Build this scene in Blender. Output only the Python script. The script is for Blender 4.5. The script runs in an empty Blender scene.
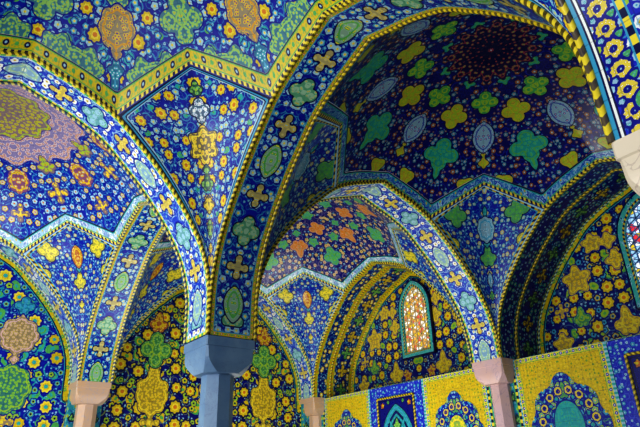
import bpy, math
import numpy as np

# ------------------------------------------------------------------ layout
S = 6.0                       # one vaulted bay is 6 m square
ZF = -0.551                   # floor, in bay units below the springing line
H = 0.0576                    # half width of piers and arch bands
ZC = 0.048                    # capitals of the wall columns sit a little higher
C = bpy.context.scene.collection
PI = math.pi


def W(P):
    """bay units (u, v, z above springing) -> metres"""
    P = np.asarray(P, float).copy()
    P[..., 2] -= ZF
    return P * S


# ------------------------------------------------------------------ arch profile (distance from pier face, height)
_pk = np.array([(0, 0), (.001, .05), (.003, .10), (.012, .15), (.032, .205), (.064, .26), (.097, .305), (.145, .361),
                (.19, .405), (.25, .458), (.32, .494), (.39, .519), (.442, .538)])


def _smooth(pts, n):
    d = np.r_[0, np.cumsum(np.hypot(*np.diff(pts, axis=0).T))]
    m = np.zeros_like(pts)
    for k in range(len(pts)):
        a, b = max(k - 1, 0), min(k + 1, len(pts) - 1)
        m[k] = (pts[b] - pts[a]) / (d[b] - d[a])
    t = np.linspace(0, d[-1], n)
    i = np.clip(np.searchsorted(d, t, 'right') - 1, 0, len(pts) - 2)
    hh = (d[i + 1] - d[i])
    s = ((t - d[i]) / hh)[:, None]
    hh = hh[:, None]
    return ((2*s**3-3*s**2+1)*pts[i] + (s**3-2*s**2+s)*hh*m[i] + (-2*s**3+3*s**2)*pts[i+1] + (s**3-s**2)*hh*m[i+1])


PROF = _smooth(_pk, 401)
PROF[:, 0] = np.maximum.accumulate(np.maximum(PROF[:, 0], np.linspace(0, 1e-4, 401)))
PA = np.r_[0, np.cumsum(np.hypot(*np.diff(PROF, axis=0).T))]      # arc length
ALEN = PA[-1]


def prof_z(x): return np.interp(x, PROF[:, 0], PROF[:, 1])
def prof_at(a): return np.interp(a, PA, PROF[:, 0]), np.interp(a, PA, PROF[:, 1])
def prof_a(x): return np.interp(x, PROF[:, 0], PA)


# ------------------------------------------------------------------ object helpers
def empty(name, loc, label=None, cat=None, group=None):
    o = bpy.data.objects.new(name, None)
    C.objects.link(o)
    o.location = [float(q) for q in loc]
    o.empty_display_size = .2
    if label: o['label'] = label
    if cat: o['category'] = cat
    if group: o['group'] = group
    return o


def tag(o, label, cat, group=None):
    o['label'] = label
    o['category'] = cat
    if group: o['group'] = group
    return o


def link_mesh(name, V, F, mat, parent=None, attrs=None, smooth=True, origin=None, fmats=None):
    """V in metres (world), F a list of faces or an (n,4) array; the object origin goes to `origin`"""
    V = np.asarray(V, float).reshape(-1, 3)
    if parent is not None:
        org = np.array(parent.location)
    else:
        org = np.array(origin if origin is not None else (V[:, 0].mean(), V[:, 1].mean(), V[:, 2].min()))
    me = bpy.data.meshes.new(name)
    L = V - org
    if isinstance(F, np.ndarray):
        n = len(F)
        k = F.shape[1]
        me.vertices.add(len(L)); me.vertices.foreach_set('co', L.ravel())
        me.loops.add(n * k); me.loops.foreach_set('vertex_index', F.astype(np.int32).ravel())
        me.polygons.add(n)
        me.polygons.foreach_set('loop_start', np.arange(0, n * k, k, dtype=np.int32))
        me.update(calc_edges=True)
    else:
        me.from_pydata([tuple(v) for v in L], [], F)
    for m in (mat if isinstance(mat, (list, tuple)) else [mat]):
        me.materials.append(m)
    me.polygons.foreach_set('use_smooth', np.full(len(me.polygons), smooth))
    if fmats is not None:
        me.polygons.foreach_set('material_index', np.asarray(fmats, np.int32))
    for k, a in (attrs or {}).items():
        a = np.asarray(a, np.float32)
        if k == 'pc':
            at = me.attributes.new(k, 'FLOAT_VECTOR', 'POINT')
            v = np.zeros((len(V), 3), np.float32); v[:, :2] = a.reshape(-1, 2)
            at.data.foreach_set('vector', v.ravel())
        else:
            at = me.attributes.new(k, 'FLOAT', 'POINT')
            at.data.foreach_set('value', a.ravel())
    me.update()
    o = bpy.data.objects.new(name, me)
    C.objects.link(o)
    if parent is not None:
        o.parent = parent
    else:
        o.location = org
    return o


def gridF(n, m, wrap=False):
    i, j = np.meshgrid(np.arange(n if wrap else n - 1), np.arange(m - 1), indexing='ij')
    a = i * m + j
    b = ((i + 1) % n) * m + j
    return np.stack([a, b, b + 1, a + 1], -1).reshape(-1, 4)


def surf(name, P, mat, parent=None, attrs=None, flip=False, wrap=False, origin=None):
    n, m = P.shape[:2]
    F = gridF(n, m, wrap)
    if flip: F = F[:, ::-1]
    return link_mesh(name, W(P), F, mat, parent, attrs, True, origin)


# ------------------------------------------------------------------ motifs: signed distances in metres, one channel per colour
CH = ('sY', 'sG', 'sT', 'sW', 'sO')


class Motifs:
    def __init__(s, X, Y):
        s.X, s.Y = np.asarray(X, float), np.asarray(Y, float)
        s.c = {k: np.full(s.X.shape, 9.0) for k in CH}

    def put(s, ch, d):
        s.c[ch] = np.minimum(s.c[ch], d)

    def loc(s, cx, cy, rot=0):
        x, y = s.X - cx, s.Y - cy
        c, q = math.cos(rot), math.sin(rot)
        return x * c + y * q, -x * q + y * c

    def lobes(s, ch, cx, cy, r, n=6, amp=.2, ph=0., sy=1., rot=0):
        x, y = s.loc(cx, cy, rot); y = y / sy
        t = np.arctan2(x, y)
        s.put(ch, np.hypot(x, y) - r * (1 + amp * np.cos(n * t + ph)))

    def leaf(s, ch, cx, cy, a, b, rot=0):
        x, y = s.loc(cx, cy, rot)
        R = (a * a + b * b) / (2 * a)
        s.put(ch, np.hypot(np.abs(x) + R - a, y) - R)

    def ell(s, ch, cx, cy, a, b, rot=0):
        x, y = s.loc(cx, cy, rot)
        s.put(ch, (np.hypot(x / a, y / b) - 1) * min(a, b))

    def quat(s, ch, cx, cy, r, rot=0, k=.52, sy=1.):
        x, y = s.loc(cx, cy, rot); y = y / sy
        x, y = np.abs(x), np.abs(y)
        d = np.minimum(np.hypot(x - r * .58, y), np.hypot(x, y - r * .58)) - r * k * .85
        s.put(ch, np.minimum(d, np.hypot(x, y) - r * .42))

    def cross(s, ch, cx, cy, r, rot=0, sy=1.):
        x, y = s.loc(cx, cy, rot); y = y / sy
        x, y = np.abs(x), np.abs(y)
        d = np.minimum(np.maximum(x - r, y - r * .2), np.maximum(y - r, x - r * .2))
        d = np.minimum(d, np.hypot(x - r * .75, y) - r * .34)
        d = np.minimum(d, np.hypot(x, y - r * .75) - r * .34)
        s.put(ch, np.minimum(d, np.hypot(x, y) - r * .4))

    def cloud(s, ch, cx, cy, r, rot=0):
        """three-lobed cloud collar, flat side down"""
        x, y = s.loc(cx, cy, rot)
        d = np.hypot(x, y - r * .6) - r * .5
        d = np.minimum(d, np.hypot(np.abs(x) - r * .55, y) - r * .48)
        d = np.minimum(d, np.hypot(x, y) - r * .5)
        s.put(ch, np.maximum(d, -y - r * .42))

    def palm(s, ch, cx, cy, r, rot=0):
        """palmette: pointed head, drooping side lobes"""
        x, y = s.loc(cx, cy, rot)
        ax = np.abs(x)
        d = np.hypot(ax, y) - r * .5
        R = r * .9
        d = np.minimum(d, np.hypot(ax + R - r * .33, y - r * .4) - R)
        d = np.minimum(d, np.hypot(ax - r * .52, y + r * .1) - r * .32)
        s.put(ch, np.minimum(d, np.hypot(ax - r * .26, y + r * .48) - r * .28))

    def medal(s, ch, cx, cy, r, rot=0, sy=1.25):
        """lobed medallion with pointed ends"""
        x, y = s.loc(cx, cy, rot)
        t = np.arctan2(x, y / sy)
        d = np.hypot(x, y / sy) - r * (.86 + .13 * np.abs(np.cos(4 * t)))
        R = r * 2.2
        s.put(ch, np.minimum(d, np.hypot(np.abs(x) + R - r * .34, y) - R))


# ------------------------------------------------------------------ materials
BLUE = (.003, .006, .25)
BLUE2 = (.006, .018, .42)
NAVY = (.004, .006, .07)
YEL = (.60, .46, .012)
LEMON = (.74, .62, .05)
ORA = (.58, .20, .02)
GRN = (.10, .40, .10)
LIME = (.32, .50, .04)
TUR = (.03, .38, .38)
CYAN = (.05, .32, .52)
PALE = (.32, .54, .68)
WHT = (.75, .80, .80)
PINK = (.62, .42, .42)
BLK = (.004, .004, .012)


class NB:
    def __init__(s, name):
        s.m = bpy.data.materials.new(name)
        s.m.use_nodes = True
        s.t = s.m.node_tree
        s.t.nodes.clear()

    def n(s, ty, **kw):
        q = s.t.nodes.new(ty)
        for k, v in kw.items(): setattr(q, k, v)
        return q

    def put(s, sock, v):
        if isinstance(v, bpy.types.NodeSocket): s.t.links.new(v, sock)
        elif isinstance(v, tuple) and len(v) == 3 and sock.type == 'RGBA': sock.default_value = (*v, 1)
        else: sock.default_value = v

    def m2(s, op, a, b=0., c=None):
        q = s.n('ShaderNodeMath', operation=op)
        s.put(q.inputs[0], a); s.put(q.inputs[1], b)
        if c is not None: s.put(q.inputs[2], c)
        return q.outputs[0]

    def lt(s, a, b): return s.m2('LESS_THAN', a, b)
    def mul(s, a, b): return s.m2('MULTIPLY', a, b)
    def add(s, a, b): return s.m2('ADD', a, b)

    def vm(s, op, a, b=None, sc=None):
        q = s.n('ShaderNodeVectorMath', operation=op)
        s.put(q.inputs[0], a)
        if b is not None: s.put(q.inputs[1], b)
        if sc is not None: s.put(q.inputs['Scale'], sc)
        return q.outputs['Vector']

    def mix(s, f, a, b):
        q = s.n('ShaderNodeMix', data_type='RGBA')
        s.put(q.inputs[0], f); s.put(q.inputs[6], a); s.put(q.inputs[7], b)
        return q.outputs[2]

    def attr(s, name, vec=False):
        q = s.n('ShaderNodeAttribute', attribute_name=name)
        return q.outputs['Vector' if vec else 'Fac']

    def vor(s, vec, scale, feat='F1', rnd=1.):
        q = s.n('ShaderNodeTexVoronoi', feature=feat, voronoi_dimensions='2D')
        s.put(q.inputs['Vector'], vec); s.put(q.inputs['Scale'], scale); s.put(q.inputs['Randomness'], rnd)
        return q

    def noise(s, vec, scale, det=2.):
        q = s.n('ShaderNodeTexNoise', noise_dimensions='2D')
        s.put(q.inputs['Vector'], vec); s.put(q.inputs['Scale'], scale); s.put(q.inputs['Detail'], det)
        return q

    def sep(s, v):
        q = s.n('ShaderNodeSeparateXYZ'); s.put(q.inputs[0], v)
        return q.outputs

    def flowers(s, col, vec, scale, rad, petals, cols, centre, ring, prob=.8, rnd=.85, dark=None):
        """scatter of petalled blossoms; rad in cell units"""
        v = s.vor(vec, scale, 'F1', rnd)
        r1, r2, r3 = s.sep(v.outputs['Color'])
        dx, dy, _ = s.sep(s.vm('SUBTRACT', vec, v.outputs['Position']))
        th = s.m2('ARCTAN2', dy, dx)
        pet = s.m2('COSINE', s.m2('MULTIPLY_ADD', th, float(petals), s.mul(r3, 6.28)))
        d = s.m2('DIVIDE', v.outputs['Distance'], s.m2('MULTIPLY_ADD', pet, .10 if petals > 2 else .18, 1.))
        size = s.m2('MULTIPLY_ADD', r3, .3, .85)
        d = s.m2('DIVIDE', d, size)
        on = s.lt(r1, prob)
        c = s.mix(s.lt(r2, .5), cols[0], cols[1])
        c = s.mix(s.lt(d, rad * .62), c, ring)
        c = s.mix(s.lt(d, rad * .36), c, centre)
        if dark is not None:
            col = s.mix(s.mul(s.lt(d, rad * 1.35), on), col, dark)
        return s.mix(s.mul(s.lt(d, rad), on), col, c)

    def finish(s, col, rough=.3, spec=.5, bump=None, emit=None):
        b = s.n('ShaderNodeBsdfPrincipled')
        o = s.n('ShaderNodeOutputMaterial')
        s.put(b.inputs['Base Color'], col)
        s.put(b.inputs['Roughness'], rough)
        s.put(b.inputs['Specular IOR Level'], spec)
        if bump is not None:
            q = s.n('ShaderNodeBump')
            q.inputs['Strength'].default_value = bump[1]
            q.inputs['Distance'].default_value = .02
            s.put(q.inputs['Height'], bump[0])
            s.t.links.new(q.outputs[0], b.inputs['Normal'])
        if emit is not None:
            s.put(b.inputs['Emission Color'], emit[0]); s.put(b.inputs['Emission Strength'], emit[1])
        s.t.links.new(b.outputs[0], o.inputs[0])
        return s.m


STY = {'sY': (YEL, LEMON, ORA), 'sG': (GRN, LIME, TUR), 'sT': (TUR, CYAN, GRN), 'sW': (WHT, PALE, BLUE2), 'sO': (ORA, YEL, PINK)}


def tile(name, field=BLUE, field2=BLUE2, vine=CYAN, vine_s=5., vine_w=.035, flor=None, ros=None, leaf=None,
         borders=(), sty=None, chans=CH, rough=.28, spec=.36, infill=17., outline=NAVY, tint=None, bump=.12, fleck=(13., .26, (CYAN, PALE), .55), spk=.75):
    b = NB(name)
    pc = b.attr('pc', True)
    nz = b.noise(pc, 2.2, 3.)
    wv = b.n('ShaderNodeMix', data_type='VECTOR')
    wv.inputs[0].default_value = .06
    b.put(wv.inputs[4], pc); b.put(wv.inputs[5], nz.outputs['Color'])
    wvec = wv.outputs[1]
    col = b.mix(nz.outputs['Fac'], field, field2)
    # spiralling stems
    v = b.vor(wvec, vine_s, 'F1', .9)
    vm_ = b.lt(b.m2('ABSOLUTE', b.m2('SUBTRACT', v.outputs['Distance'], .36)), vine_w)
    v2 = b.vor(wvec, vine_s * 1.9, 'F1', 1.)
    vm2 = b.lt(b.m2('ABSOLUTE', b.m2('SUBTRACT', v2.outputs['Distance'], .34)), vine_w * 1.2)
    col = b.mix(b.mul(vm2, .45), col, vine)
    col = b.mix(b.mul(vm_, .8), col, vine)
    if fleck: col = b.flowers(col, pc, fleck[0], fleck[1], 3, fleck[2], fleck[2][0], fleck[2][1], prob=fleck[3])
    if leaf: col = b.flowers(col, wvec, leaf[0], leaf[1], 2, leaf[2], leaf[2][0], leaf[2][1], prob=leaf[3])
    if flor: col = b.flowers(col, pc, flor[0], flor[1], 5, flor[2], flor[3], flor[2][1], prob=flor[4], rnd=.7, dark=field)
    if ros: col = b.flowers(col, pc, ros[0], ros[1], 8, ros[2], ros[3], ros[4], prob=ros[5], rnd=.5, dark=field)
    # large motifs
    if chans:
        fi = b.vor(wvec, infill, 'F1', 1.)
        fm = b.lt(fi.outputs['Distance'], .30)
        fm2 = b.lt(fi.outputs['Distance'], .14)
        fr_ = b.lt(.40, fi.outputs['Distance'])
        st = dict(STY); st.update(sty or {})
        for ch in chans:
            d = b.attr(ch)
            ca, cb, cc = st[ch]
            c = b.mix(fm, ca, cb)
            c = b.mix(fm2, c, cc)
            c = b.mix(b.mul(fr_, spk), c, outline)
            core = b.mix(b.lt(b.m2('ABSOLUTE', b.add(d, .055)), .012), c, cb)
            col = b.mix(b.lt(d, .018), col, outline)
            col = b.mix(b.lt(d, 0.), col, core)
    if borders:
        ed, es = b.attr('ed'), b.attr('es')
        for bd in borders:
            d0, d1, kind = bd[:3]
            inside = b.mul(b.lt(d0, ed), b.lt(ed, d1))
            if kind == 'solid': c = bd[3]
            elif kind == 'check':
                fr = b.m2('FRACT', b.m2('DIVIDE', es, bd[5]))
                c = b.mix(b.lt(fr, .5), bd[3], bd[4])
            elif kind == 'dots':
                per = bd[5]
                fx = b.mul(b.m2('SUBTRACT', b.m2('FRACT', b.m2('DIVIDE', es, per)), .5), per)
                fy = b.m2('SUBTRACT', ed, (d0 + d1) / 2)
                r = b.m2('SQRT', b.add(b.mul(fx, fx), b.mul(fy, fy)))
                w = (d1 - d0)
                f2 = b.mul(b.m2('SUBTRACT', b.m2('FRACT', b.add(b.m2('DIVIDE', es, per), .5)), .5), per)
                r2 = b.m2('SQRT', b.add(b.mul(f2, f2), b.mul(fy, fy)))
                sv = b.vor(pc, 24., 'F1', 1.)
                c0 = b.mix(b.mul(b.lt(sv.outputs['Distance'], .30), .55), bd[3], bd[6])
                c = b.mix(b.lt(r2, w * .22), c0, bd[6])
                c = b.mix(b.lt(r, w * .33), c, bd[4])
                c = b.mix(b.lt(r, w * .14), c, bd[7])
            elif kind == 'flor':
                c = b.flowers(bd[3], pc, bd[5], .36, 5, (bd[4], bd[6]), bd[3], bd[4], prob=.85)
            col = b.mix(inside, col, c)
    # glazed squares: faint joints, slightly uneven gloss
    tl = b.n('ShaderNodeTexBrick')
    tl.offset = 0.
    for k, val in (('Scale', 1.), ('Mortar Size', .004), ('Brick Width', .21), ('Row Height', .21)):
        tl.inputs[k].default_value = val
    b.put(tl.inputs['Vector'], pc)
    col = b.mix(b.mul(tl.outputs['Fac'], .35), col, NAVY)
    if tint is not None:
        q = b.n('ShaderNodeMix', data_type='RGBA', blend_type='MULTIPLY')
        q.inputs[0].default_value = 1.
        b.put(q.inputs[6], col); b.put(q.inputs[7], tint)
        col = q.outputs[2]
    n2 = b.noise(pc, 3.5, 2.)
    rg = b.m2('MULTIPLY_ADD', n2.outputs['Fac'], .25, rough - .1)
    return b.finish(col, rg, spec, (n2.outputs['Fac'], bump))


def rope_mat(name, a, c, per=.13, d=None):
    b = NB(name)
    es, an = b.attr('es'), b.attr('an')
    fr = b.m2('FRACT', b.add(b.m2('DIVIDE', es, per), an))
    col = b.mix(b.lt(fr, .5), a, c)
    nz = b.noise(b.attr('pc', True), 9., 2.)
    col = b.mix(b.mul(nz.outputs['Fac'], .35), col, d or a)
    return b.finish(col, .3, .5)


def stone_mat(name, c1, c2, vein, sc=1.):
    b = NB(name)
    g = b.n('ShaderNodeTexCoord')
    nz = b.n('ShaderNodeTexNoise')
    b.put(nz.inputs['Vector'], g.outputs['Object'])
    nz.inputs['Scale'].default_value = 2.3 * sc; nz.inputs['Detail'].default_value = 6.
    n2 = b.n('ShaderNodeTexNoise')
    b.put(n2.inputs['Vector'], g.outputs['Object'])
    n2.inputs['Scale'].default_value = 5. * sc; n2.inputs['Detail'].default_value = 4.; n2.inputs['Distortion'].default_value = 1.5
    f = b.n('ShaderNodeMapRange'); f.inputs[1].default_value = .3; f.inputs[2].default_value = .7
    b.put(f.inputs[0], nz.outputs['Fac'])
    col = b.mix(f.outputs[0], c1, c2)
    ve = b.lt(b.m2('ABSOLUTE', b.m2('SUBTRACT', n2.outputs['Fac'], .5)), .012)
    col = b.mix(b.mul(ve, .5), col, vein)
    return b.finish(col, .42, .4, (n2.outputs['Fac'], .15))


def plain_mat(name, c1, c2, sc=3., rough=.6):
    b = NB(name)
    g = b.n('ShaderNodeTexCoord')
    nz = b.n('ShaderNodeTexNoise')
    b.put(nz.inputs['Vector'], g.outputs['Object']); nz.inputs['Scale'].default_value = sc
    return b.finish(b.mix(nz.outputs['Fac'], c1, c2), rough, .3)


FLW = (CYAN, WHT)
SOF_B = ((0, .035, 'solid', NAVY), (.035, .06, 'solid', PALE), (.06, .075, 'solid', BLUE))
M = {}
M['soffit_bright'] = tile('bright_blue_soffit_tile', BLUE2, (.03, .09, .6), PALE, 6., .05, flor=(7.5, .34, (PALE, WHT), YEL, .85),
                          borders=((0, .04, 'solid', NAVY), (.04, .075, 'check', LEMON, GRN, .12), (.075, .09, 'solid', PALE)),
                          sty={'sG': ((.20, .50, .45), PALE, GRN), 'sW': (PALE, (.35, .55, .35), WHT), 'sY': (LEMON, (.6, .55, .25), YEL)}, spk=.3, outline=BLUE)
M['soffit'] = tile('deep_blue_soffit_tile', BLUE, BLUE2, CYAN, 6., .04, flor=(7.5, .33, (CYAN, PALE), LEMON, .85),
                   borders=((0, .03, 'solid', NAVY), (.03, .075, 'dots', YEL, ORA, .10, GRN, WHT), (.075, .09, 'solid', CYAN)),
                   sty={'sW': ((.36, .58, .42), GRN, LEMON), 'sY': ((.55, .5, .2), YEL, PALE), 'sG': ((.15, .45, .25), (.3, .5, .35), YEL)}, spk=.3)
M['soffit_near'] = tile('rosette_soffit_tile', BLUE2, (.02, .03, .55), CYAN, 6., .045, flor=(8., .36, (WHT, PALE), YEL, .9),
                        leaf=(5., .25, (GRN, LIME), .35),
                        borders=((0, .05, 'solid', CYAN), (.05, .062, 'solid', NAVY), (.062, .078, 'solid', WHT), (.078, .09, 'solid', NAVY),
                                 (.262, .274, 'solid', CYAN), (.274, .312, 'check', LEMON, NAVY, .13), (.312, .324, 'solid', CYAN)),
                        sty={'sY': (LEMON, YEL, WHT), 'sG': (GRN, TUR, LIME), 'sW': (PALE, TUR, PALE)}, infill=40., spk=.15, outline=BLUE)
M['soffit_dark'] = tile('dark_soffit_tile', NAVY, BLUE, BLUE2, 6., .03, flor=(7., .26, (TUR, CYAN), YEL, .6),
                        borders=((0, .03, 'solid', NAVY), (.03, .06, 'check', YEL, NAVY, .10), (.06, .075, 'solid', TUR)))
M['soffit_gold'] = tile('gold_edged_soffit_tile', (.004, .006, .12), BLUE, CYAN, 5., .03, flor=(6.5, .30, (YEL, LEMON), WHT, .75), spk=.3,
                        borders=((0, .03, 'check', LEMON, NAVY, .09), (.03, .11, 'dots', YEL, ORA, .14, LIME, LEMON), (.11, .12, 'solid', GRN)))
M['kite'] = tile('pendentive_tile', BLUE, BLUE2, CYAN, 6., .04, flor=(7., .28, (PALE, (.25, .5, .62)), LEMON, .85),
                 ros=(3.5, .25, (YEL, YEL), ORA, LEMON, .9), leaf=(5., .22, (GRN, TUR), .45),
                 borders=((0, .035, 'solid', NAVY), (.035, .055, 'solid', CYAN), (.055, .07, 'solid', NAVY), (.07, .085, 'solid', PALE)),
                 sty={'sW': (PALE, WHT, BLUE2)})
M['kite_far'] = tile('far_pendentive_tile', BLUE, BLUE2, CYAN, 5., .035, flor=(6.5, .26, (CYAN, (.5, .48, .2)), PALE, .85),
                     borders=((0, .04, 'solid', PALE), (.04, .08, 'check', YEL, NAVY, .14), (.08, .10, 'solid', CYAN)),
                     sty={'sY': ((.5, .5, .06), LEMON, LIME), 'sW': (PALE, CYAN, WHT), 'sG': ((.12, .42, .2), GRN, LIME)}, spk=.3)
M['dome_near'] = tile('near_dome_tile', BLUE, BLUE2, CYAN, 4.6, .04, flor=(6.4, .29, (CYAN, PALE), LEMON, .85),
                      ros=(3.0, .25, (YEL, YEL), ORA, LEMON, .85), leaf=(4., .25, (GRN, TUR), .5),
                      sty={'sG': ((.14, .46, .28), (.28, .52, .14), YEL), 'sY': (YEL, ORA, BLUE2), 'sW': (TUR, CYAN, WHT), 'sO': (LEMON, (.60, .32, .03), BLUE2)}, spk=.6, bump=.2, infill=20., outline=BLUE)
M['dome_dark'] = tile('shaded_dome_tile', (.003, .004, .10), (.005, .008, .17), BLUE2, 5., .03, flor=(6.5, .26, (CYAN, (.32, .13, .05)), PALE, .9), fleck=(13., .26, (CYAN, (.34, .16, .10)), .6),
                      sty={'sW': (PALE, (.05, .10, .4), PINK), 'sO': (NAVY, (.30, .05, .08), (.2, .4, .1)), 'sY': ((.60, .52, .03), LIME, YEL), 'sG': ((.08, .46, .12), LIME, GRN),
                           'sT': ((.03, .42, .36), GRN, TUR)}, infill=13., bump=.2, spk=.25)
M['dome_far'] = tile('far_dome_tile', (.003, .004, .11), BLUE, (.25, .2, .3), 5., .03, flor=(6., .28, ((.55, .48, .12), (.5, .42, .35)), ORA, .95), fleck=(12., .26, (PALE, CYAN), .5),
                     sty={'sO': ((.60, .33, .10), ORA, PINK), 'sG': ((.10, .42, .25), GRN, LIME)}, infill=12., spk=.15, outline=BLUE, bump=.25)
M['dome_gold'] = tile('gold_dome_glare_tile', BLUE, BLUE2, CYAN, 4.5, .035, flor=(5.4, .31, (YEL, PALE), ORA, .9),
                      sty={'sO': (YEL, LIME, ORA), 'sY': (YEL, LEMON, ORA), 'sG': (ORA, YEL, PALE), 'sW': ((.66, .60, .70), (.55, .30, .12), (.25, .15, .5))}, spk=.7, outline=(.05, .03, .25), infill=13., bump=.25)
M['band_yellow'] = tile('yellow_border_tile', YEL, YEL, YEL, 4., .01, chans=(),
                        borders=((0, .012, 'solid', BLUE), (.012, .045, 'check', LEMON, NAVY, .08), (.05, .062, 'solid', GRN),
                                 (.062, .175, 'dots', YEL, NAVY, .25, GRN, PALE), (.175, .187, 'solid', GRN), (.187, .3, 'solid', NAVY)))
M['band_pale'] = tile('pale_border_tile', PALE, BLUE2, WHT, 8., .06, chans=(), flor=(7., .36, (WHT, PALE), YEL, .9),
                      borders=((0, .012, 'solid', BLUE), (.012, .05, 'check', LEMON, NAVY, .09), (.055, .07, 'solid', GRN), (.165, .18, 'solid', TUR), (.18, .3, 'solid', NAVY)))
M['band_blue'] = tile('blue_border_tile', BLUE2, CYAN, PALE, 8., .06, chans=(), flor=(7., .34, (PALE, CYAN), YEL, .9),
                      borders=((0, .012, 'solid', BLUE), (.012, .05, 'check', LEMON, NAVY, .09), (.055, .07, 'solid', GRN), (.165, .18, 'solid', TUR), (.18, .3, 'solid', NAVY)))
WB = ((0, .10, 'flor', YEL, GRN, 9., LEMON), (.10, .125, 'solid', NAVY), (.125, .14, 'solid', TUR))
M['wall_navy'] = tile('navy_scroll_wall_tile', NAVY, BLUE, (.30, .40, .05), 2.6, .03, leaf=(3.4, .34, (GRN, YEL), .75), flor=(4.6, .28, (YEL, LIME), NAVY, .7),
                      ros=(2.3, .27, (YEL, YEL), ORA, LEMON, .85), borders=WB, spk=.4)
M['wall_blue'] = tile('blue_scroll_wall_tile', BLUE, BLUE2, TUR, 2.6, .035, leaf=(3.4, .34, (TUR, GRN), .75), flor=(4.6, .28, (CYAN, LIME), NAVY, .7),
                      ros=(2.3, .26, (YEL, LEMON), TUR, YEL, .8), borders=WB, sty={'sO': (YEL, PINK, (.3, .3, .1)), 'sG': (GRN, LIME, GRN)}, spk=.5, outline=BLUE)
M['wall_gold'] = tile('gold_flower_wall_tile', (.004, .006, .12), BLUE, (.06, .16, .30), 3., .03, leaf=(3.6, .28, (GRN, LIME), .45), flor=(5., .26, (YEL, CYAN), NAVY, .6), spk=.3, outline=BLUE,
                      ros=(3.0, .28, (YEL, YEL), ORA, LEMON, .85), borders=WB)
M['dado_yellow'] = tile('yellow_dado_tile', (.66, .53, .02), (.60, .44, .015), (.42, .32, .03), 11., .06, flor=(13., .24, ((.50, .25, .02), (.25, .3, .03)), GRN, .55), fleck=(18., .28, (LEMON, (.62, .40, .02)), .7),
                        sty={'sO': (BLUE, BLUE2, BLUE)}, chans=('sO',), outline=PALE,
                        borders=((0, .03, 'check', PALE, TUR, .07), (.03, .11, 'dots', LEMON, BLUE2, .12, GRN, WHT), (.11, .12, 'solid', GRN)))
M['dado_blue'] = tile('blue_dado_tile', BLUE2, (.02, .03, .55), (.05, .10, .6), 9., .06, flor=(8., .25, (BLUE2, CYAN), PALE, .35),
                      chans=('sO', 'sT', 'sG', 'sY'), sty={'sO': (BLUE, NAVY, BLUE2), 'sT': (TUR, CYAN, TUR), 'sY': (ORA, YEL, LIME)}, spk=.3,
                      borders=((0, .03, 'check', PALE, TUR, .07), (.03, .04, 'solid', NAVY)))
M['pilaster'] = tile('teal_strip_tile', TUR, (.02, .20, .30), BLUE2, 7., .05, flor=(8., .3, (CYAN, LIME), YEL, .8), chans=('sG',),
                     borders=((0, .05, 'check', LEMON, NAVY, .12), (.05, .07, 'solid', GRN)))
M['medal_blue'] = tile('blue_medallion_tile', BLUE, BLUE2, GRN, 5., .03, flor=(6.5, .34, (LIME, CYAN), LEMON, .85),
                       chans=('sT', 'sG', 'sY', 'sO', 'sW'), spk=.2, outline=BLUE,
                       sty={'sY': (LIME, LEMON, YEL), 'sT': (TUR, TUR, GRN), 'sO': (LEMON, YEL, LEMON), 'sW': (BLUE, ORA, BLUE)})
M['rope'] = rope_mat('yellow_navy_rope_tile', LEMON, BLK, .08, YEL)
M['rope_near'] = rope_mat('bold_yellow_navy_rope_tile', LEMON, NAVY, .13, YEL)
M['rope_pale'] = rope_mat('pale_navy_rope_tile', LEMON, NAVY, .08, PALE)
M['rope_gold'] = rope_mat('gold_navy_rope_tile', YEL, BLK, .08, LEMON)
M['rope_green'] = rope_mat('green_navy_rope_tile', (.45, .6, .35), NAVY, .09, TUR)
M['frame_tur'] = tile('turquoise_frame_tile', (.05, .42, .38), (.10, .45, .45), TUR, 8., .03, chans=(), flor=(9., .3, (PALE, TUR), BLUE, .6), borders=((0, .03, 'solid', NAVY), (.10, .13, 'check', YEL, NAVY, .1)))
M['stone_blue'] = stone_mat('blue_grey_marble', (.10, .19, .34), (.20, .31, .44), (.12, .18, .32), 1.)
M['stone_pink'] = stone_mat('pinkish_marble', (.52, .40, .50), (.58, .40, .36), (.34, .26, .36), .7)
M['stone_warm'] = stone_mat('warm_marble', (.46, .36, .32), (.58, .38, .22), (.36, .34, .40), .7)
M['stone_cream'] = stone_mat('cream_marble', (.62, .56, .45), (.70, .62, .50), (.40, .32, .28), 1.)
M['brick'] = plain_mat('plaster', (.30, .26, .20), (.38, .33, .26), 1.5)
M['floor'] = stone_mat('floor_stone', (.30, .30, .30), (.38, .36, .34), (.2, .2, .2), .5)


def pane_mat(name, cols, strength):
    b = NB(name)
    pc = b.attr('pc', True)
    v = b.vor(pc, 13., 'F1', .9)
    r1, r2, r3 = b.sep(v.outputs['Color'])
    c = b.mix(b.lt(r1, .55), cols[0], cols[1])
    c = b.mix(b.lt(r2, .25), c, cols[2])
    c = b.mix(b.lt(r3, .18), c, cols[3])
    e = b.vor(pc, 13., 'DISTANCE_TO_EDGE', .9)
    c = b.mix(b.lt(e.outputs['Distance'], .07), c, cols[4])
    return b.finish(c, .2, .5, emit=(c, strength))


M['pane_warm'] = pane_mat('warm_stained_glass', ((.62, .36, .08), WHT, YEL, (.6, .10, .08), (.30, .16, .04)), .55)
M['pane_cool'] = pane_mat('pale_stained_glass', (WHT, PALE, (.6, .05, .05), YEL, (.02, .05, .25)), .7)
M['lattice'] = plain_mat('lattice_plaster', (.55, .42, .22), (.6, .5, .3), 8.)
M['lattice_blue'] = plain_mat('blue_lattice_plaster', (.05, .12, .35), (.12, .25, .45), 8.)


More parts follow.
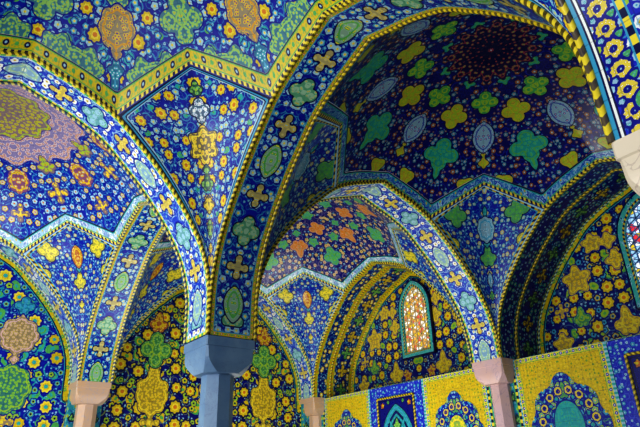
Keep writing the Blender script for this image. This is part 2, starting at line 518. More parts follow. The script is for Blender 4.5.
# ------------------------------------------------------------------ ropes (checkered round mouldings)
def rope(P, mat, parent, r=.024, name='rope_moulding', closed=False):
    """P polyline in metres"""
    P = np.asarray(P, float)
    n = len(P)
    T = np.gradient(P, axis=0)
    T /= np.linalg.norm(T, axis=1)[:, None] + 1e-12
    ref = np.cross(P[n // 4] - P[0], P[n // 2] - P[0])
    ref /= np.linalg.norm(ref) + 1e-12
    if np.linalg.norm(np.cross(P[n // 4] - P[0], P[n // 2] - P[0])) < 1e-9: ref = np.array([0, 0, 1.])
    A = np.cross(T, ref); A /= np.linalg.norm(A, axis=1)[:, None] + 1e-12
    B = np.cross(T, A)
    k = 8
    a = np.arange(k) / k * 2 * PI
    V = P[:, None] + r * (np.cos(a)[None, :, None] * A[:, None] + np.sin(a)[None, :, None] * B[:, None])
    es = np.r_[0, np.cumsum(np.linalg.norm(np.diff(P, axis=0), axis=1))]
    es = np.repeat(es[:, None], k, 1)
    an = np.repeat((np.abs(np.arange(k) - k / 2) / k)[None], n, 0)
    i, j = np.meshgrid(np.arange(n - 1), np.arange(k), indexing='ij')
    j2 = (j + 1) % k
    F = np.stack([i * k + j, i * k + j2, (i + 1) * k + j2, (i + 1) * k + j], -1).reshape(-1, 4)
    F = np.concatenate([F, np.array([[0, 2, 4, 6]]), (n - 1) * k + np.array([[6, 4, 2, 0]])])
    return link_mesh(name, V, F, mat, parent, {'es': es, 'an': an, 'pc': np.stack([an, es], -1)})


# ------------------------------------------------------------------ arches
def arch_curve(L0, L1, za, zb, step=.006):
    """intrados from the pier face at L0+H to L1-H; returns along, z, signed arc from apex"""
    lo = np.arange(0, ALEN, step)
    lo = np.r_[lo, ALEN]
    x, z = prof_at(lo)
    al = np.r_[L0 + H + x, (L1 - H - x)[::-1][1:]]
    zz = np.r_[z, z[::-1][1:]]
    s = np.r_[lo - ALEN, (ALEN - lo)[::-1][1:]]
    keep = np.r_[z >= za, (z >= zb)[::-1][1:]]
    al, zz, s = al[keep], zz[keep], s[keep]
    if zz[0] > za + 1e-5: al, zz, s = np.r_[L0 + H, al], np.r_[za, zz], np.r_[s[0] - .002, s]
    if zz[-1] > zb + 1e-5: al, zz, s = np.r_[al, L1 - H], np.r_[zz, zb], np.r_[s, s[-1] + .002]
    return al, zz, s


def cartouches(m, half, style):
    """motif sequence along the band, spaced from the apex down"""
    sp = .51
    k = 0
    while k * sp < half - .2:
        y = k * sp
        for sg in ((1, -1) if k else (1,)):
            q = k % 4
            if style == 'rosette':
                pass
            elif q == 0: m.leaf('sW', 0, sg * y, .14, .25)
            elif q in (1, 3): m.cross('sY', 0, sg * y, .15)
            else:
                m.quat('sG', 0, sg * y, .20)
        k += 1
    if style == 'rosette':
        for k in range(-40, 41):
            m.lobes('sY', -.175, k * .15, .060, 11, .10)
            m.lobes('sW', -.175, k * .15, .008, 6, .1)
            m.lobes('sG', -.115, k * .15 + .075, .022, 3, .2)
            m.lobes('sW', -.225, k * .15 + .06, .018, 5, .2)


def arch(name, axis, L0, L1, d0, d1, za, zb, mat, ropes, label, style='std', flip=False, group=None, mids=()):
    fine = style == 'rosette'
    al, zz, s = arch_curve(L0, L1, za, zb, .0022 if fine else .006)
    nd = max(8, int((d1 - d0) * S / (.012 if fine else .028)))
    d = np.linspace(d0, d1, nd)
    A, D = np.meshgrid(al, d, indexing='ij')
    Z = np.repeat(zz[:, None], nd, 1)
    Sx = np.repeat(s[:, None], nd, 1) * S
    P = np.stack([A, D, Z] if axis == 'u' else [D, A, Z], -1)
    X = (D - (d0 + d1) / 2) * S
    half = ALEN * S
    m = Motifs(X, Sx)
    if style == 'plain':
        for k in range(-8, 9): m.cross('sY' if k % 2 else 'sG', .27, k * .5, .15)
    else:
        cartouches(m, half, style)
        for sg in (-1, 1): m.cloud('sG', 0, sg * (half - .22), .15, rot=0 if sg < 0 else PI)
    w2 = (d1 - d0) * S / 2
    ed = np.minimum(w2 - np.abs(X), half - np.abs(Sx) + .02)
    es = np.where(w2 - np.abs(X) < half - np.abs(Sx), Sx, X)
    at = dict(m.c); at.update(ed=np.maximum(ed, .0005), es=es + 50, pc=np.stack([np.abs(X) if style == 'std' else X, np.abs(Sx)], -1))
    if style == 'plain':
        e3 = np.minimum(np.minimum(D - d0, d1 - D), np.abs(D - mids[0])) * S
        at['ed'] = np.maximum(e3, .0005); at['es'] = Sx + 50
    if style == 'rosette': at['ed'] = np.maximum(X + w2, .0005); at['es'] = Sx + 50
    mid = ((L0 + L1) / 2, (d0 + d1) / 2) if axis == 'u' else ((d0 + d1) / 2, (L0 + L1) / 2)
    root = empty(name, W([*mid, min(za, zb)]), label, 'arch', group)
    surf('soffit', P, M[mat], root, at, flip)
    for dd, rm in zip((d0, d1) + tuple(mids), ropes):
        if rm is None: continue
        Q = np.stack([al, np.full_like(al, dd), zz] if axis == 'u' else [np.full_like(al, dd), al, zz], -1)
        rope(W(Q), M[rm], root)
    return root


# ------------------------------------------------------------------ pendentives
KV, KP = .251, .151           # plan offsets of the haunch points and of the peak


def rho_g(c, s): return 1. / (c + s + 1.56 * c * s / (c + s))


_pd = np.linspace(0, .42, 300)
_pz = prof_z(_pd)
_py = np.r_[0, np.cumsum(np.hypot(np.diff(_pd) * .51, np.diff(_pz)))]


ZV = float(np.interp(KV, PROF[:, 0], PROF[:, 1]))
ZPK = .546


def kite_geo(n=61, m=90):
    ph = np.linspace(0, PI / 2, n)
    c, s = np.cos(ph), np.sin(ph)
    g = rho_g(c, s)
    a = np.minimum(ph, PI / 2 - ph)
    ca, sa = np.cos(a), np.sin(a)
    # ray (ca,sa)*t meets the line (KV,0)-(KP,KP)
    dx, dy = KP - KV, KP
    t = KV * dy / (ca * dy - sa * dx)
    amax = prof_a(t / g)
    A = amax[:, None] * np.linspace(0.0, 1, m)[None]
    rho, Z = prof_at(A)
    R = rho * g[:, None]
    fr = (t * sa) / KP                                   # 0 at the haunch, 1 at the peak
    zlin = ZV + (ZPK - ZV) * fr
    Z = Z + (zlin - Z[:, -1])[:, None] * np.linspace(0, 1, m)[None]**3
    X, Y = R * c[:, None], R * s[:, None]
    lat = R * np.sin(ph - PI / 4)[:, None]
    P = np.stack([X, Y, Z], -1)
    seg = np.r_[np.zeros((1, m)), np.cumsum(np.linalg.norm(np.diff(P, axis=0), axis=2), 0)]
    tot = seg[-1:]
    side = np.minimum(seg, tot - seg) * .9
    top = (amax[:, None] - A) * .85
    yd = np.interp(Z, _pz, _py)
    latn = seg - tot / 2
    return X, Y, Z, latn, yd, side, top, A


def pendentive(cu, cv, su, sv, mat, label, kind, z0=0., group=None):
    X, Y, Z, lat, yd, side, top, A = kite_geo()
    P = np.stack([cu + su * (H + X), cv + sv * (H + Y), np.maximum(Z, z0)], -1)
    x, y = lat * S, yd * S
    m = Motifs(x, y)
    if kind == 'near':
        m.lobes('sY', 0, 2.57, .24, 6, .16)
        m.quat('sW', 0, 3.06, .16, sy=1.1)
        m.palm('sG', 0, 3.38, .13)
        m.palm('sG', 0, 2.05, .13); m.lobes('sY', 0, 1.75, .10, 4, .2); m.leaf('sG', 0, 1.42, .06, .13); m.lobes('sY', 0, 1.15, .06, 4, .2)
        m.lobes('sG', 0, 2.24, .055, 4, .2)
    elif kind == 'green':
        m.medal('sW', 0, 2.75, .20, sy=1.35); m.palm('sG', 0, 2.2, .23); m.lobes('sT', 0, 2.46, .06, 4, .2)
        m.leaf('sW', 0, 1.75, .06, .15); m.lobes('sG', 0, 1.45, .07, 4, .2); m.leaf('sT', 0, 3.12, .04, .12)
        for sg in (-1, 1):
            m.quat('sG', sg * .66, 3.02, .24); m.quat('sY', sg * .98, 2.45, .25); m.quat('sY', sg * .56, 1.62, .16)
    else:
        m.leaf('sO', 0, 2.9, .14, .27); m.palm('sY', 0, 2.35, .20); m.lobes('sT', 0, 2.62, .06, 4, .2); m.lobes('sY', 0, 1.85, .07, 4, .2)
        for sg in (-1, 1):
            m.quat('sY', sg * .64, 3.0, .22); m.quat('sY', sg * .98, 2.5, .23); m.quat('sG', sg * .52, 1.6, .13)
    sd, tp = side * S, top * S
    ed = np.minimum(sd, tp)
    es = np.where(sd < tp, A * S, x)
    at = dict(m.c); at.update(ed=np.maximum(ed, .0005), es=es + 50, pc=np.stack([np.abs(x), y], -1))
    o = surf('pendentive', P, M[mat], None, at, su * sv < 0, origin=W([cu + su * H, cv + sv * H, z0]))
    return tag(o, label, 'vault panel', group)


# ------------------------------------------------------------------ domes
RS, ZS = .5653, .168
E_ = .5 - H


def dome_outline():
    """one eighth, theta 0..45 deg: along the arch to the haunch, then to the pendentive peak"""
    a = np.stack([np.full(24, E_), np.linspace(0, E_ - KV, 24)], -1)
    k = np.stack([np.linspace(E_, E_ - KP, 24), np.linspace(E_ - KV, E_ - KP, 24)], -1)[1:]
    return np.r_[a, k]


def dome(bu, bv, mat, band, label, kind, group=None):
    o8 = dome_outline()
    pts = []
    for q in range(8):
        o = o8 if q % 2 == 0 else o8[::-1][:, ::-1]
        o = o[:-1]
        an = (q // 2) * PI / 2
        R = np.array([[math.cos(an), -math.sin(an)], [math.sin(an), math.cos(an)]])
        pts.append(o @ R.T)
    pts = np.concatenate(pts)
    n = len(pts)
    th = np.arctan2(pts[:, 1], pts[:, 0])
    r0 = np.hypot(*pts.T)
    # heights along the rim
    X, Y = np.abs(pts).T
    big, sml = np.maximum(X, Y), np.minimum(X, Y)
    onarch = big > E_ - 1e-6
    x, y = E_ - big, E_ - sml
    rho = np.where(onarch, y, x + y + 1.56 * x * y / (x + y + 1e-9))
    zr = np.where(onarch, prof_z(rho), ZV + (ZPK - ZV) * np.clip(x / KP, 0, 1))
    # inner edge of the border band
    dl = .025
    tt = np.abs(((th + PI / 4) % (PI / 2)) - PI / 4)
    ra = (E_ - dl) / np.cos(tt)
    p0, p1 = np.array([E_, E_ - KV]), np.array([E_ - KP, E_ - KP])
    nrm = np.array([p0[1] - p1[1], p1[0] - p0[0]]); nrm /= np.linalg.norm(nrm)
    if nrm @ p0 < 0: nrm = -nrm
    rk = (nrm @ p0 - dl) / (nrm[0] * np.cos(tt) + nrm[1] * np.sin(tt))
    r1 = np.minimum(ra, rk)
    zs0 = ZS + np.sqrt(RS**2 - r0**2)

    def zz(r):
        return ZS + np.sqrt(RS**2 - r**2) + (zr - zs0)[:, None] * (r / r0[:, None])**7

    root = empty('dome', W([bu, bv, .5]), label, 'dome', group)
    # shell
    m = 84
    fr = np.linspace(0.004, 1, m)[None]
    R = r1[:, None] * fr
    P = np.stack([bu + R * np.cos(th)[:, None], bv + R * np.sin(th)[:, None], zz(R)], -1)
    psi = np.arcsin(np.clip(R / RS, 0, 1)) * RS * S
    TH = np.repeat(th[:, None], m, 1)
    mt = dome_motifs(psi, TH, kind)
    at = dict(mt)
    at['pc'] = np.stack([psi * np.cos(TH), psi * np.sin(TH)], -1)
    # mirror the scatter pattern in eighths
    f8 = np.abs(((TH + PI / 8) % (PI / 4)) - PI / 8)
    at['pc'] = np.stack([psi * np.cos(f8) + 3, psi * np.sin(f8)], -1)
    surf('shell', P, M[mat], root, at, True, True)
    # border band
    k = 8
    f = np.linspace(0, 1, k)[None]
    R = r1[:, None] + (r0 - r1)[:, None] * f
    P = np.stack([bu + R * np.cos(th)[:, None], bv + R * np.sin(th)[:, None], zz(R) - .001], -1)
    P = np.concatenate([P, P[:1]])
    el = np.r_[0, np.cumsum(np.linalg.norm(np.diff(P[:, -1], axis=0), axis=1))]
    es = np.repeat(el[:, None], k, 1) * S
    ed = np.repeat((1 - f), n + 1, 0) * .20
    surf('border_band', P, M[band], root, {'ed': np.maximum(ed, .0005), 'es': es, 'pc': np.stack([ed, es], -1)}, True, False)
    return root


def dome_motifs(rad, th, kind):
    """motifs repeat eight-fold; fold to one sector and draw in tangential/radial coordinates"""
    out = {k: np.full(rad.shape, 9.0) for k in CH}

    def sector(phase, step, fn):
        t = ((th - phase + step / 2) % step) - step / 2
        m = Motifs(rad * np.sin(t), rad * np.cos(t))
        fn(m)
        for k in CH: out[k] = np.minimum(out[k], m.c[k])
    e8 = PI / 4
    if kind == 'near':
        def v(m):        # axes through the haunches
            m.medal('sO', 0, 2.36, .25, PI, 1.2); m.palm('sG', 0, 2.00, .16, PI)
            m.palm('sW', 0, 2.86, .14, PI); m.lobes('sO', 0, 2.68, .07, 4, .2); m.leaf('sW', 0, 3.06, .06, .14)
            for sg in (-1, 1):
                m.lobes('sG', sg * .46, 2.90, .27, 6, .14, PI); m.lobes('sG', sg * .80, 2.72, .24, 6, .14, PI)
        def a(m):        # axes through crowns and peaks
            m.quat('sG', 0, 2.22, .30); m.palm('sG', 0, 1.9, .2, PI)
            m.lobes('sY', 0, 1.5, .16, 6, .2)
        sector(PI / 8, e8, v); sector(0, e8, a)
    elif kind == 'dark':
        def v(m):
            m.quat('sT', 0, 2.2, .36, sy=.85); m.lobes('sT', 0, 2.2, .22, 4, .2); m.quat('sY', 0, 1.44, .25); m.leaf('sT', 0, 2.55, .07, .15)
        def a(m):
            m.leaf('sW', 0, 1.86, .20, .31); m.quat('sG', 0, 1.15, .23); m.lobes('sY', 0, 2.36, .09, 4, .22); m.lobes('sY', 0, 2.2, .04, 4, .2)
            for sg in (-1, 1): m.lobes('sY', sg * .40, 2.72, .16, 3, .22)
        def c(m): m.lobes('sT', 0, .75, .09, 4, .25)
        sector(PI / 8, e8, v); sector(0, e8, a); sector(PI / 8, e8, c)
        m = Motifs(rad * np.cos(th), rad * np.sin(th)); m.lobes('sO', 0, 0, .66, 16, .12)
        for k in CH: out[k] = np.minimum(out[k], m.c[k])
    elif kind == 'gold':
        def v(m):
            m.medal('sG', 0, 1.86, .22, 0, 1.35); m.cross('sY', 0, 2.58, .19); m.lobes('sG', 0, 1.36, .12, 4, .2)
        def a(m):
            m.cross('sY', 0, 2.12, .22); m.palm('sO', 0, 1.5, .24, PI); m.lobes('sY', 0, 1.12, .12, 4, .2)
        sector(PI / 8, e8, v); sector(0, e8, a)
        m = Motifs(rad * np.cos(th), rad * np.sin(th)); m.lobes('sW', 0, 0, 1.42, 16, .05); m.lobes('sO', 0, 0, .80, 12, .06)  # pale pink sW ring paints reflected glare into the tile colour
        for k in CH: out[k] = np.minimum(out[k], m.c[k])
    else:
        def v(m):
            m.quat('sG', 0, 2.42, .27); m.quat('sO', 0, 1.5, .23); m.lobes('sG', 0, 1.0, .15, 5, .2)
        def a(m):
            m.palm('sO', 0, 2.0, .30); m.lobes('sG', 0, 1.55, .1, 4, .2)
            for sg in (-1, 1): m.lobes('sG', sg * .42, 1.85, .13, 5, .2)
        sector(PI / 8, e8, v); sector(0, e8, a)
    return out


# ------------------------------------------------------------------ columns
def column(cu, cv, z0, stone, label, rw=1.0, group=None):
    root = empty('column', W([cu, cv, ZF]), label, 'column', group)
    c = W([cu, cv, z0]); zt = c[2]
    hw = H * S * rw

    def octo(r_sq, r_cham, z):     # square of half width r_sq, corners cut by r_cham
        a, k = r_sq, r_sq - r_cham
        return [(a, -k, z), (a, k, z), (k, a, z), (-k, a, z), (-a, k, z), (-a, -k, z), (-k, -a, z), (k, -a, z)]

    def loft(rings, name, mat):
        V = []
        for r in rings: V += [(c[0] + x, c[1] + y, z) for x, y, z in r]
        F = []
        for i in range(len(rings) - 1):
            for j in range(8):
                F.append((i*8+j, i*8+(j+1) % 8, (i+1)*8+(j+1) % 8, (i+1)*8+j))
        F.append(tuple(range(7, -1, -1)))
        F.append(tuple(range((len(rings)-1)*8, len(rings)*8)))
        return link_mesh(name, V, F, mat, root, smooth=False)
    T = math.tan(PI / 8)
    ro = hw * .585
    oc = ro * (1 - T)
    rb_ = hw * .80
    ob = rb_ * (1 - T) * .8
    rings = [octo(ro * 1.02, oc * 1.02, zt - .44), octo(rb_, ob, zt - .43)]
    for k in range(1, 7):
        f = k / 6
        rr = rb_ + (hw * .99 - rb_) * math.sin(f * PI / 2)
        rings.append(octo(rr, ob + (.03 - ob) * math.sin(f * PI / 2), zt - .43 + .20 * f))
    rings += [octo(hw * .99, .02, zt - .125), octo(hw * 1.025, .015, zt - .115), octo(hw * 1.025, .015, zt)]
    loft(rings, 'capital', stone)
    loft([octo(ro, oc, .38), octo(ro * .985, oc * .985, (zt - .44) * .6), octo(ro * .97, oc * .97, zt - .44)], 'shaft', stone)
    rb = hw * .9
    loft([octo(rb, .02, 0), octo(rb, .02, .16), octo(rb * .9, rb * .25, .22), octo(ro * 1.12, oc * 1.1, .32), octo(ro * 1.04, oc * 1.04, .38)], 'base', stone)
    return root


# ------------------------------------------------------------------ tiled wall fields under the blind arches
def tympanum(axis, L0, L1, dep, zbot, mat, label, paint, sgn=1, win=None):
    nx = int((L1 - L0 - 2 * H) * S / .035)
    al = np.linspace(L0 + H, L1 - H, nx)
    e = np.minimum(al - L0 - H, L1 - H - al)
    zt = np.maximum(prof_z(np.clip(e, .0015, .442)), zbot + .03)
    m = 110
    Z = zbot + (zt - zbot)[:, None] * np.linspace(0, 1, m)[None]
    A = np.repeat(al[:, None], m, 1)
    D = np.full_like(A, dep)
    P = np.stack([A, D, Z] if axis == 'u' else [D, A, Z], -1)
    X, Y = (A - (L0 + L1) / 2) * S, Z * S
    mt = Motifs(X, Y)
    paint(mt)
    ca, cz, cs = arch_curve(L0, L1, zbot, zbot)
    cx, cy = (ca - (L0 + L1) / 2) * S, cz * S
    ed = np.full(X.shape, 9.); es = np.zeros(X.shape)
    for k in range(0, len(cx), 2):
        d = np.hypot(X - cx[k], Y - cy[k])
        b = d < ed
        ed[b] = d[b]; es[b] = cs[k] * S
    at = dict(mt.c); at.update(ed=np.maximum(ed, .0005), es=es + 50, pc=np.stack([np.abs(X), Y + 5], -1))
    mid = ((L0 + L1) / 2, dep) if axis == 'u' else (dep, (L0 + L1) / 2)
    o = surf('wall_panel', P, M[mat], None, at, sgn < 0, origin=W([*mid, zbot]))
    return tag(o, label, 'tiled wall panel')


def pointed(w, z0, z1, n=14):
    """outline of a pointed window, x half width w"""
    zs = z0 + (z1 - z0) * .62
    t = np.linspace(0, 1, n)
    hgt = z1 - zs
    R = (w * w + hgt * hgt) / (2 * w)
    an = t * math.asin(min(1, hgt / R))
    x = w - R * (1 - np.cos(an)); z = zs + R * np.sin(an)
    right = np.r_[[[w, z0]], np.stack([x, z], -1)]
    left = right[::-1][1:] * [-1, 1]
    return np.r_[right, left]


def window(idx, uc, dep, w, z0, z1, pane, lat, label):
    """faces -v; metres local"""
    org = W([uc, dep, 0])
    root = empty('window_%d' % idx, W([uc, dep, z0]))
    root['kind'] = 'structure'; root['label'] = label
    w, z0, z1 = w * S, z0 * S, z1 * S
    inn = pointed(w, z0, z1)
    out = pointed(w + .15, z0 - .15, z1 + .19)
    n = len(inn)
    y0, y1 = -.07, 0.0
    V, ed, es = [], [], []
    per = np.r_[0, np.cumsum(np.hypot(*np.diff(out, axis=0).T))]
    for ring, y, e in ((inn, .04, .16), (inn, y0, .14), ((inn + out) / 2, y0 - .012, .07), (out, y0, .005), (out, .0, 0)):
        for k in range(n):
            V.append((org[0] + ring[k, 0], org[1] + y, org[2] + ring[k, 1])); ed.append(e); es.append(per[k])
    F = []
    for r in range(4):
        for k in range(n):
            k2 = (k + 1) % n
            F.append((r*n+k, r*n+k2, (r+1)*n+k2, (r+1)*n+k))
    link_mesh('frame', V, F, M['frame_tur'], root, {'ed': np.maximum(ed, .0005), 'es': es, 'pc': np.stack([es, ed], -1)}, smooth=False)
    V = [(org[0] + p[0], org[1] - .012, org[2] + p[1]) for p in inn]
    link_mesh('pane', V, [tuple(range(n))[::-1]], M[pane], root, {'pc': inn}, smooth=False)
    # pierced lattice: three families of bars clipped to the opening
    V, F = [], []
    zc = (z0 + z1) / 2

    def inside(x, z):
        c = False
        for k in range(n):
            (xa, za), (xb, zb) = inn[k], inn[(k + 1) % n]
            if (za > z) != (zb > z) and x < (xb - xa) * (z - za) / (zb - za) + xa: c = not c
        return c
    for ang in (PI / 2, PI / 2 + PI / 3, PI / 2 - PI / 3):
        dx, dz = math.cos(ang), math.sin(ang)
        nx_, nz_ = -dz, dx
        for q in range(-12, 13):
            ox, oz = nx_ * q * .15, zc + nz_ * q * .15
            ts = [t for t in np.arange(-1.6, 1.6, .02) if inside(ox + dx * t, oz + dz * t)]
            if len(ts) < 2: continue
            ta, tb = ts[0], ts[-1]
            b = len(V)
            for t in (ta, tb):
                for a_, y in ((-.009, -.014), (.009, -.014), (.009, -.035), (-.009, -.035)):
                    V.append((org[0] + ox + dx * t + nx_ * a_, org[1] + y, org[2] + oz + dz * t + nz_ * a_))
            F += [(b, b+1, b+2, b+3), (b+7, b+6, b+5, b+4)] + [(b+i, b+4+i, b+4+(i+1) % 4, b+(i+1) % 4) for i in range(4)]
    link_mesh('lattice', V, F, M[lat], root, smooth=False)
    return root


# ------------------------------------------------------------------ dado
def dado(u0, u1, kind, label, center='sT'):
    zt, zb = ZC - .004, ZF
    nx, nz = int((u1 - u0) * S / .03), 130
    u = np.linspace(u0, u1, nx); z = np.linspace(zb, zt, nz)
    U, Z = np.meshgrid(u, z, indexing='ij')
    X, Y = (U - (u0 + u1) / 2) * S, Z * S
    w = (u1 - u0) * S / 2
    P = np.stack([U, np.full_like(U, 1.0), Z], -1)
    ed = np.minimum(np.minimum(w - np.abs(X), ZC * S - Y), 9)
    es = np.where(w - np.abs(X) < ZC * S - Y, Y, X) + 50
    mt = Motifs(X, Y)
    base = {'ed': np.maximum(ed, .0005), 'es': es, 'pc': np.stack([np.abs(X), Y + 7], -1)}
    root = empty('dado_panel', W([(u0 + u1) / 2, 1.0, ZF]), label, 'tile panel')
    if kind == 'yellow':
        face = surf('panel', P, M['dado_yellow'], root, {**mt.c, **base}, False)
        # lobed medallion laid on the panel
        cy = -1.0
        k = 72
        t = np.linspace(0, 2 * PI, k, endpoint=False)
        rr = (.86 + .12 * np.abs(np.cos(4 * t)))
        ox, oy = .84 * w * rr * np.sin(t), .80 * rr * np.cos(t)
        tip = np.clip(np.cos(t), 0, 1)**14 * .12
        oy = oy + tip - np.clip(-np.cos(t), 0, 1)**14 * .12
        f = np.linspace(0.01, 1, 26)
        MX, MY = ox[:, None] * f[None], cy + oy[:, None] * f[None]
        mm = Motifs(MX, MY)
        mm.ell('sT' if center == 'sT' else 'sY', 0, cy + .02, .30 * w, .40)
        mm.palm('sG', 0, cy + .58, .15)
        for q in range(16):
            tq = (q + .5) * PI / 8
            mm.lobes('sO', .56 * w * math.sin(tq), cy + .60 * math.cos(tq), .072, 8, .1)
            mm.lobes('sW', .56 * w * math.sin(tq), cy + .60 * math.cos(tq), .026, 6, .1)
        for q in range(16): mm.lobes('sT', .45 * w * math.sin(q * PI / 8), cy + .50 * math.cos(q * PI / 8), .035, 4, .2)
        PM = np.stack([(u0 + u1) / 2 + MX / S, np.full_like(MX, 1.0 - .0012), MY / S], -1)
        surf('medallion', PM, M['medal_blue'], root, {**mm.c, 'pc': np.stack([np.abs(MX), MY + 7], -1)}, True, True)
    else:
        fw = w - .30
        # niche drawn inside the inner frame
        ytop = ZC * S - .30
        x, y = X, Y
        mt.c['sO'] = np.maximum(np.abs(x) - fw, y - ytop)
        zsp = ytop - .95
        hh = .78
        ww = fw - .10
        R = (ww * ww + hh * hh) / (2 * ww)
        def pt(off):
            return np.where(y > zsp, np.hypot(np.abs(x) + R - ww, y - zsp) - R, np.abs(x) - ww) + off
        d = np.abs(pt(0.) + .05) - .06
        d2 = np.abs(pt(.20)) - .028
        mt.c['sT'] = np.minimum(d, d2)
        ins = pt(.26)
        for yy in (zsp + .35, zsp - .1, zsp - .6, zsp - 1.1, zsp - 1.6):
            mt.palm('sG', 0, yy, .13); mt.lobes('sY', 0, yy - .22, .06, 5, .25)
            for sg in (-1, 1):
                mt.leaf('sT', sg * .16, yy - .05, .035, .22, sg * -.5)
        for sg in (-1, 1):
            mt.lobes('sY', sg * (fw - .16), ytop - .16, .055, 5, .25); mt.lobes('sG', sg * (fw - .36), ytop - .10, .04, 4, .25)
        face = surf('panel', P, M['dado_blue'], root, {**mt.c, **base}, False)
        c = (u0 + u1) / 2 * S
        pts = []
        for a, b_ in (((-fw, 0.35 + ZF * S), (-fw, ytop)), ((-fw, ytop), (fw, ytop)), ((fw, ytop), (fw, .35 + ZF * S))):
            for q in np.linspace(0, 1, 40): pts.append((c + a[0] + (b_[0] - a[0]) * q, S * 1.0 - .012, a[1] + (b_[1] - a[1]) * q - ZF * S))
        pts = [p for i, p in enumerate(pts) if i == 0 or np.linalg.norm(np.subtract(p, pts[i - 1])) > 1e-6]
        rope(pts, M['rope_gold'], root, .026, 'inner_frame')
    return root


# ================================================================== BUILD
B = lambda x0, x1, y0, y1, z0, z1: ([(x, y, z) for x in (x0, x1) for y in (y0, y1) for z in (z0, z1)],
                                    [(0, 1, 3, 2), (4, 6, 7, 5), (0, 4, 5, 1), (2, 3, 7, 6), (0, 2, 6, 4), (1, 5, 7, 3)])


def struct(name, box, mat):
    V, F = B(*box)
    o = link_mesh(name, V, F, mat, smooth=False)
    o['kind'] = 'structure'
    return o


top = (.75 - ZF) * S
struct('floor', (-1.4 * S, 2.6 * S, -2.6 * S, 1.4 * S, -.2, 0), M['floor'])
struct('wall_left', (-1.36 * S, -1.2 * S, -2.0 * S, 1.36 * S, 0, top), M['brick'])
struct('wall_back', (-1.2 * S, 2.0 * S, 1.2 * S, 1.36 * S, 0, top), M['brick'])
struct('trim_1', (-.94 * S, -.058 * S, 1.003 * S, 1.16 * S, (ZC - .012 - ZF) * S, (ZC - .003 - ZF) * S), M['brick'])
struct('trim_2', (.058 * S, .94 * S, 1.003 * S, 1.16 * S, (ZC - .012 - ZF) * S, (ZC - .003 - ZF) * S), M['brick'])

# columns
column(0, 0, 0, M['stone_blue'], 'large blue-grey octagonal marble column in the foreground, carrying the two nearest arches')
column(-1, 0, ZC, M['stone_warm'], 'pinkish wall column at far left between the blue and the navy wall panels')
column(-1, 1, ZC, M['stone_warm'], 'small pale corner column farthest away, where the two walls meet')
column(0, 1, ZC, M['stone_pink'], 'pink and grey marble column against the back wall between the yellow dado panels')
column(1, 0, .0076, M['stone_cream'], 'cream stone capital of the nearest column at the right edge')

def pilaster(plan, label, z1=ZC):
    pl = np.array(plan, float)
    seg = np.r_[0, np.cumsum(np.linalg.norm(np.diff(pl, axis=0), axis=1))]
    t = np.unique(np.r_[np.linspace(0, seg[-1], 40), seg])
    x, y = np.interp(t, seg, pl[:, 0]), np.interp(t, seg, pl[:, 1])
    z = np.linspace(ZF, z1, 100)
    P = np.stack([np.repeat(x[:, None], 100, 1), np.repeat(y[:, None], 100, 1), np.repeat(z[None], len(t), 0)], -1)
    X = np.repeat((t - seg[-1] / 2)[:, None], 100, 1) * S
    Y = P[..., 2] * S
    m = Motifs(X, Y)
    for k in range(-8, 1):
        for sg in (-1, 1): m.palm('sG', sg * .24, k * .4, .08)
    o = surf('pilaster', P, M['pilaster'], None, {**m.c, 'ed': np.maximum(seg[-1] * S / 2 - np.abs(X), .0005), 'es': Y + 50, 'pc': np.stack([X, Y + 7], -1)},
             origin=W([x.mean(), y.mean(), ZF]))
    return tag(o, label, 'pilaster')


pilaster([(-1.05, -H), (-1.02, -H), (-1.02, H), (-1.05, H)], 'tiled strip on the left wall behind the pinkish wall column')
pilaster([(-1.05, 1 - H), (-1.02, 1 - H), (-1.02, 1.0), (-1 + H, 1.0)], 'tiled corner strip behind the farthest corner column')
pilaster([(-H, 1.0), (H, 1.0)], 'narrow teal tiled strip on the back wall behind the pink and grey column')

column(0, -1, 0, M['stone_blue'], 'blue-grey column just outside the left edge, carrying the far foot of the near left arch')
column(1, -1, 0, M['stone_cream'], 'cream column behind the viewer on the right, carrying the nearest arch')

# free arches
arch('arch', 'u', 0, 1, -H, H, 0, .0076, 'soffit', ('rope', 'rope_gold'),
     'tall near arch with deep blue cartouche band framing the dark dome')
arch('arch', 'v', -1, 0, -H, H, 0, 0, 'soffit_bright', ('rope_pale', 'rope'),
     'near left arch with bright light blue band, springing left from the foreground column', flip=True)
arch('arch', 'v', 0, 1, -H, H, 0, ZC, 'soffit_bright', ('rope_pale', 'rope'),
     'middle arch with light blue and gold band, landing on the pink and grey marble column', flip=True)
arch('arch', 'u', -1, 0, -H, H, ZC, 0, 'soffit', ('rope_pale', 'rope_pale'),
     'deep blue band arch seen through the near left arch, rising from the pinkish wall column')
arch('arch', 'v', -1, 0, 1 - H, 1 + H, 0, .0076, 'soffit_near', ('rope_near', 'rope_near'),
     'nearest arch at the upper right corner with a row of yellow rosettes', 'rosette', flip=True)
arch('arch', 'u', 0, 1, -1 - H, -1 + H, 0, 0, 'soffit', ('rope', 'rope'),
     'arch of the near dome on the open side, outside the left edge of the view')
# blind arches on the walls
arch('blind_arch', 'u', -1, 0, 1 - H, 1.16, ZC, ZC, 'soffit_gold', ('rope', 'rope_gold', 'rope_gold'),
     'gold edged recessed arch on the back wall around the orange window', 'plain', mids=(1.033,))
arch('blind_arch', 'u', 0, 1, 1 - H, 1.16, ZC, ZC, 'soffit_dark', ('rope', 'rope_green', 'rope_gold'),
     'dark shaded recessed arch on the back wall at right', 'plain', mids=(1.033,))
arch('blind_arch', 'v', 0, 1, -1.05, -1 + H, ZC, ZC, 'soffit_bright', ('rope_green', 'rope_pale'),
     'shallow arch on the left wall around the navy panel behind the foreground column', flip=True)
arch('blind_arch', 'v', -1, 0, -1.05, -1 + H, ZC, ZC, 'soffit_bright', ('rope_green', 'rope_pale'),
     'shallow arch on the left wall around the blue panel at the left edge', flip=True)

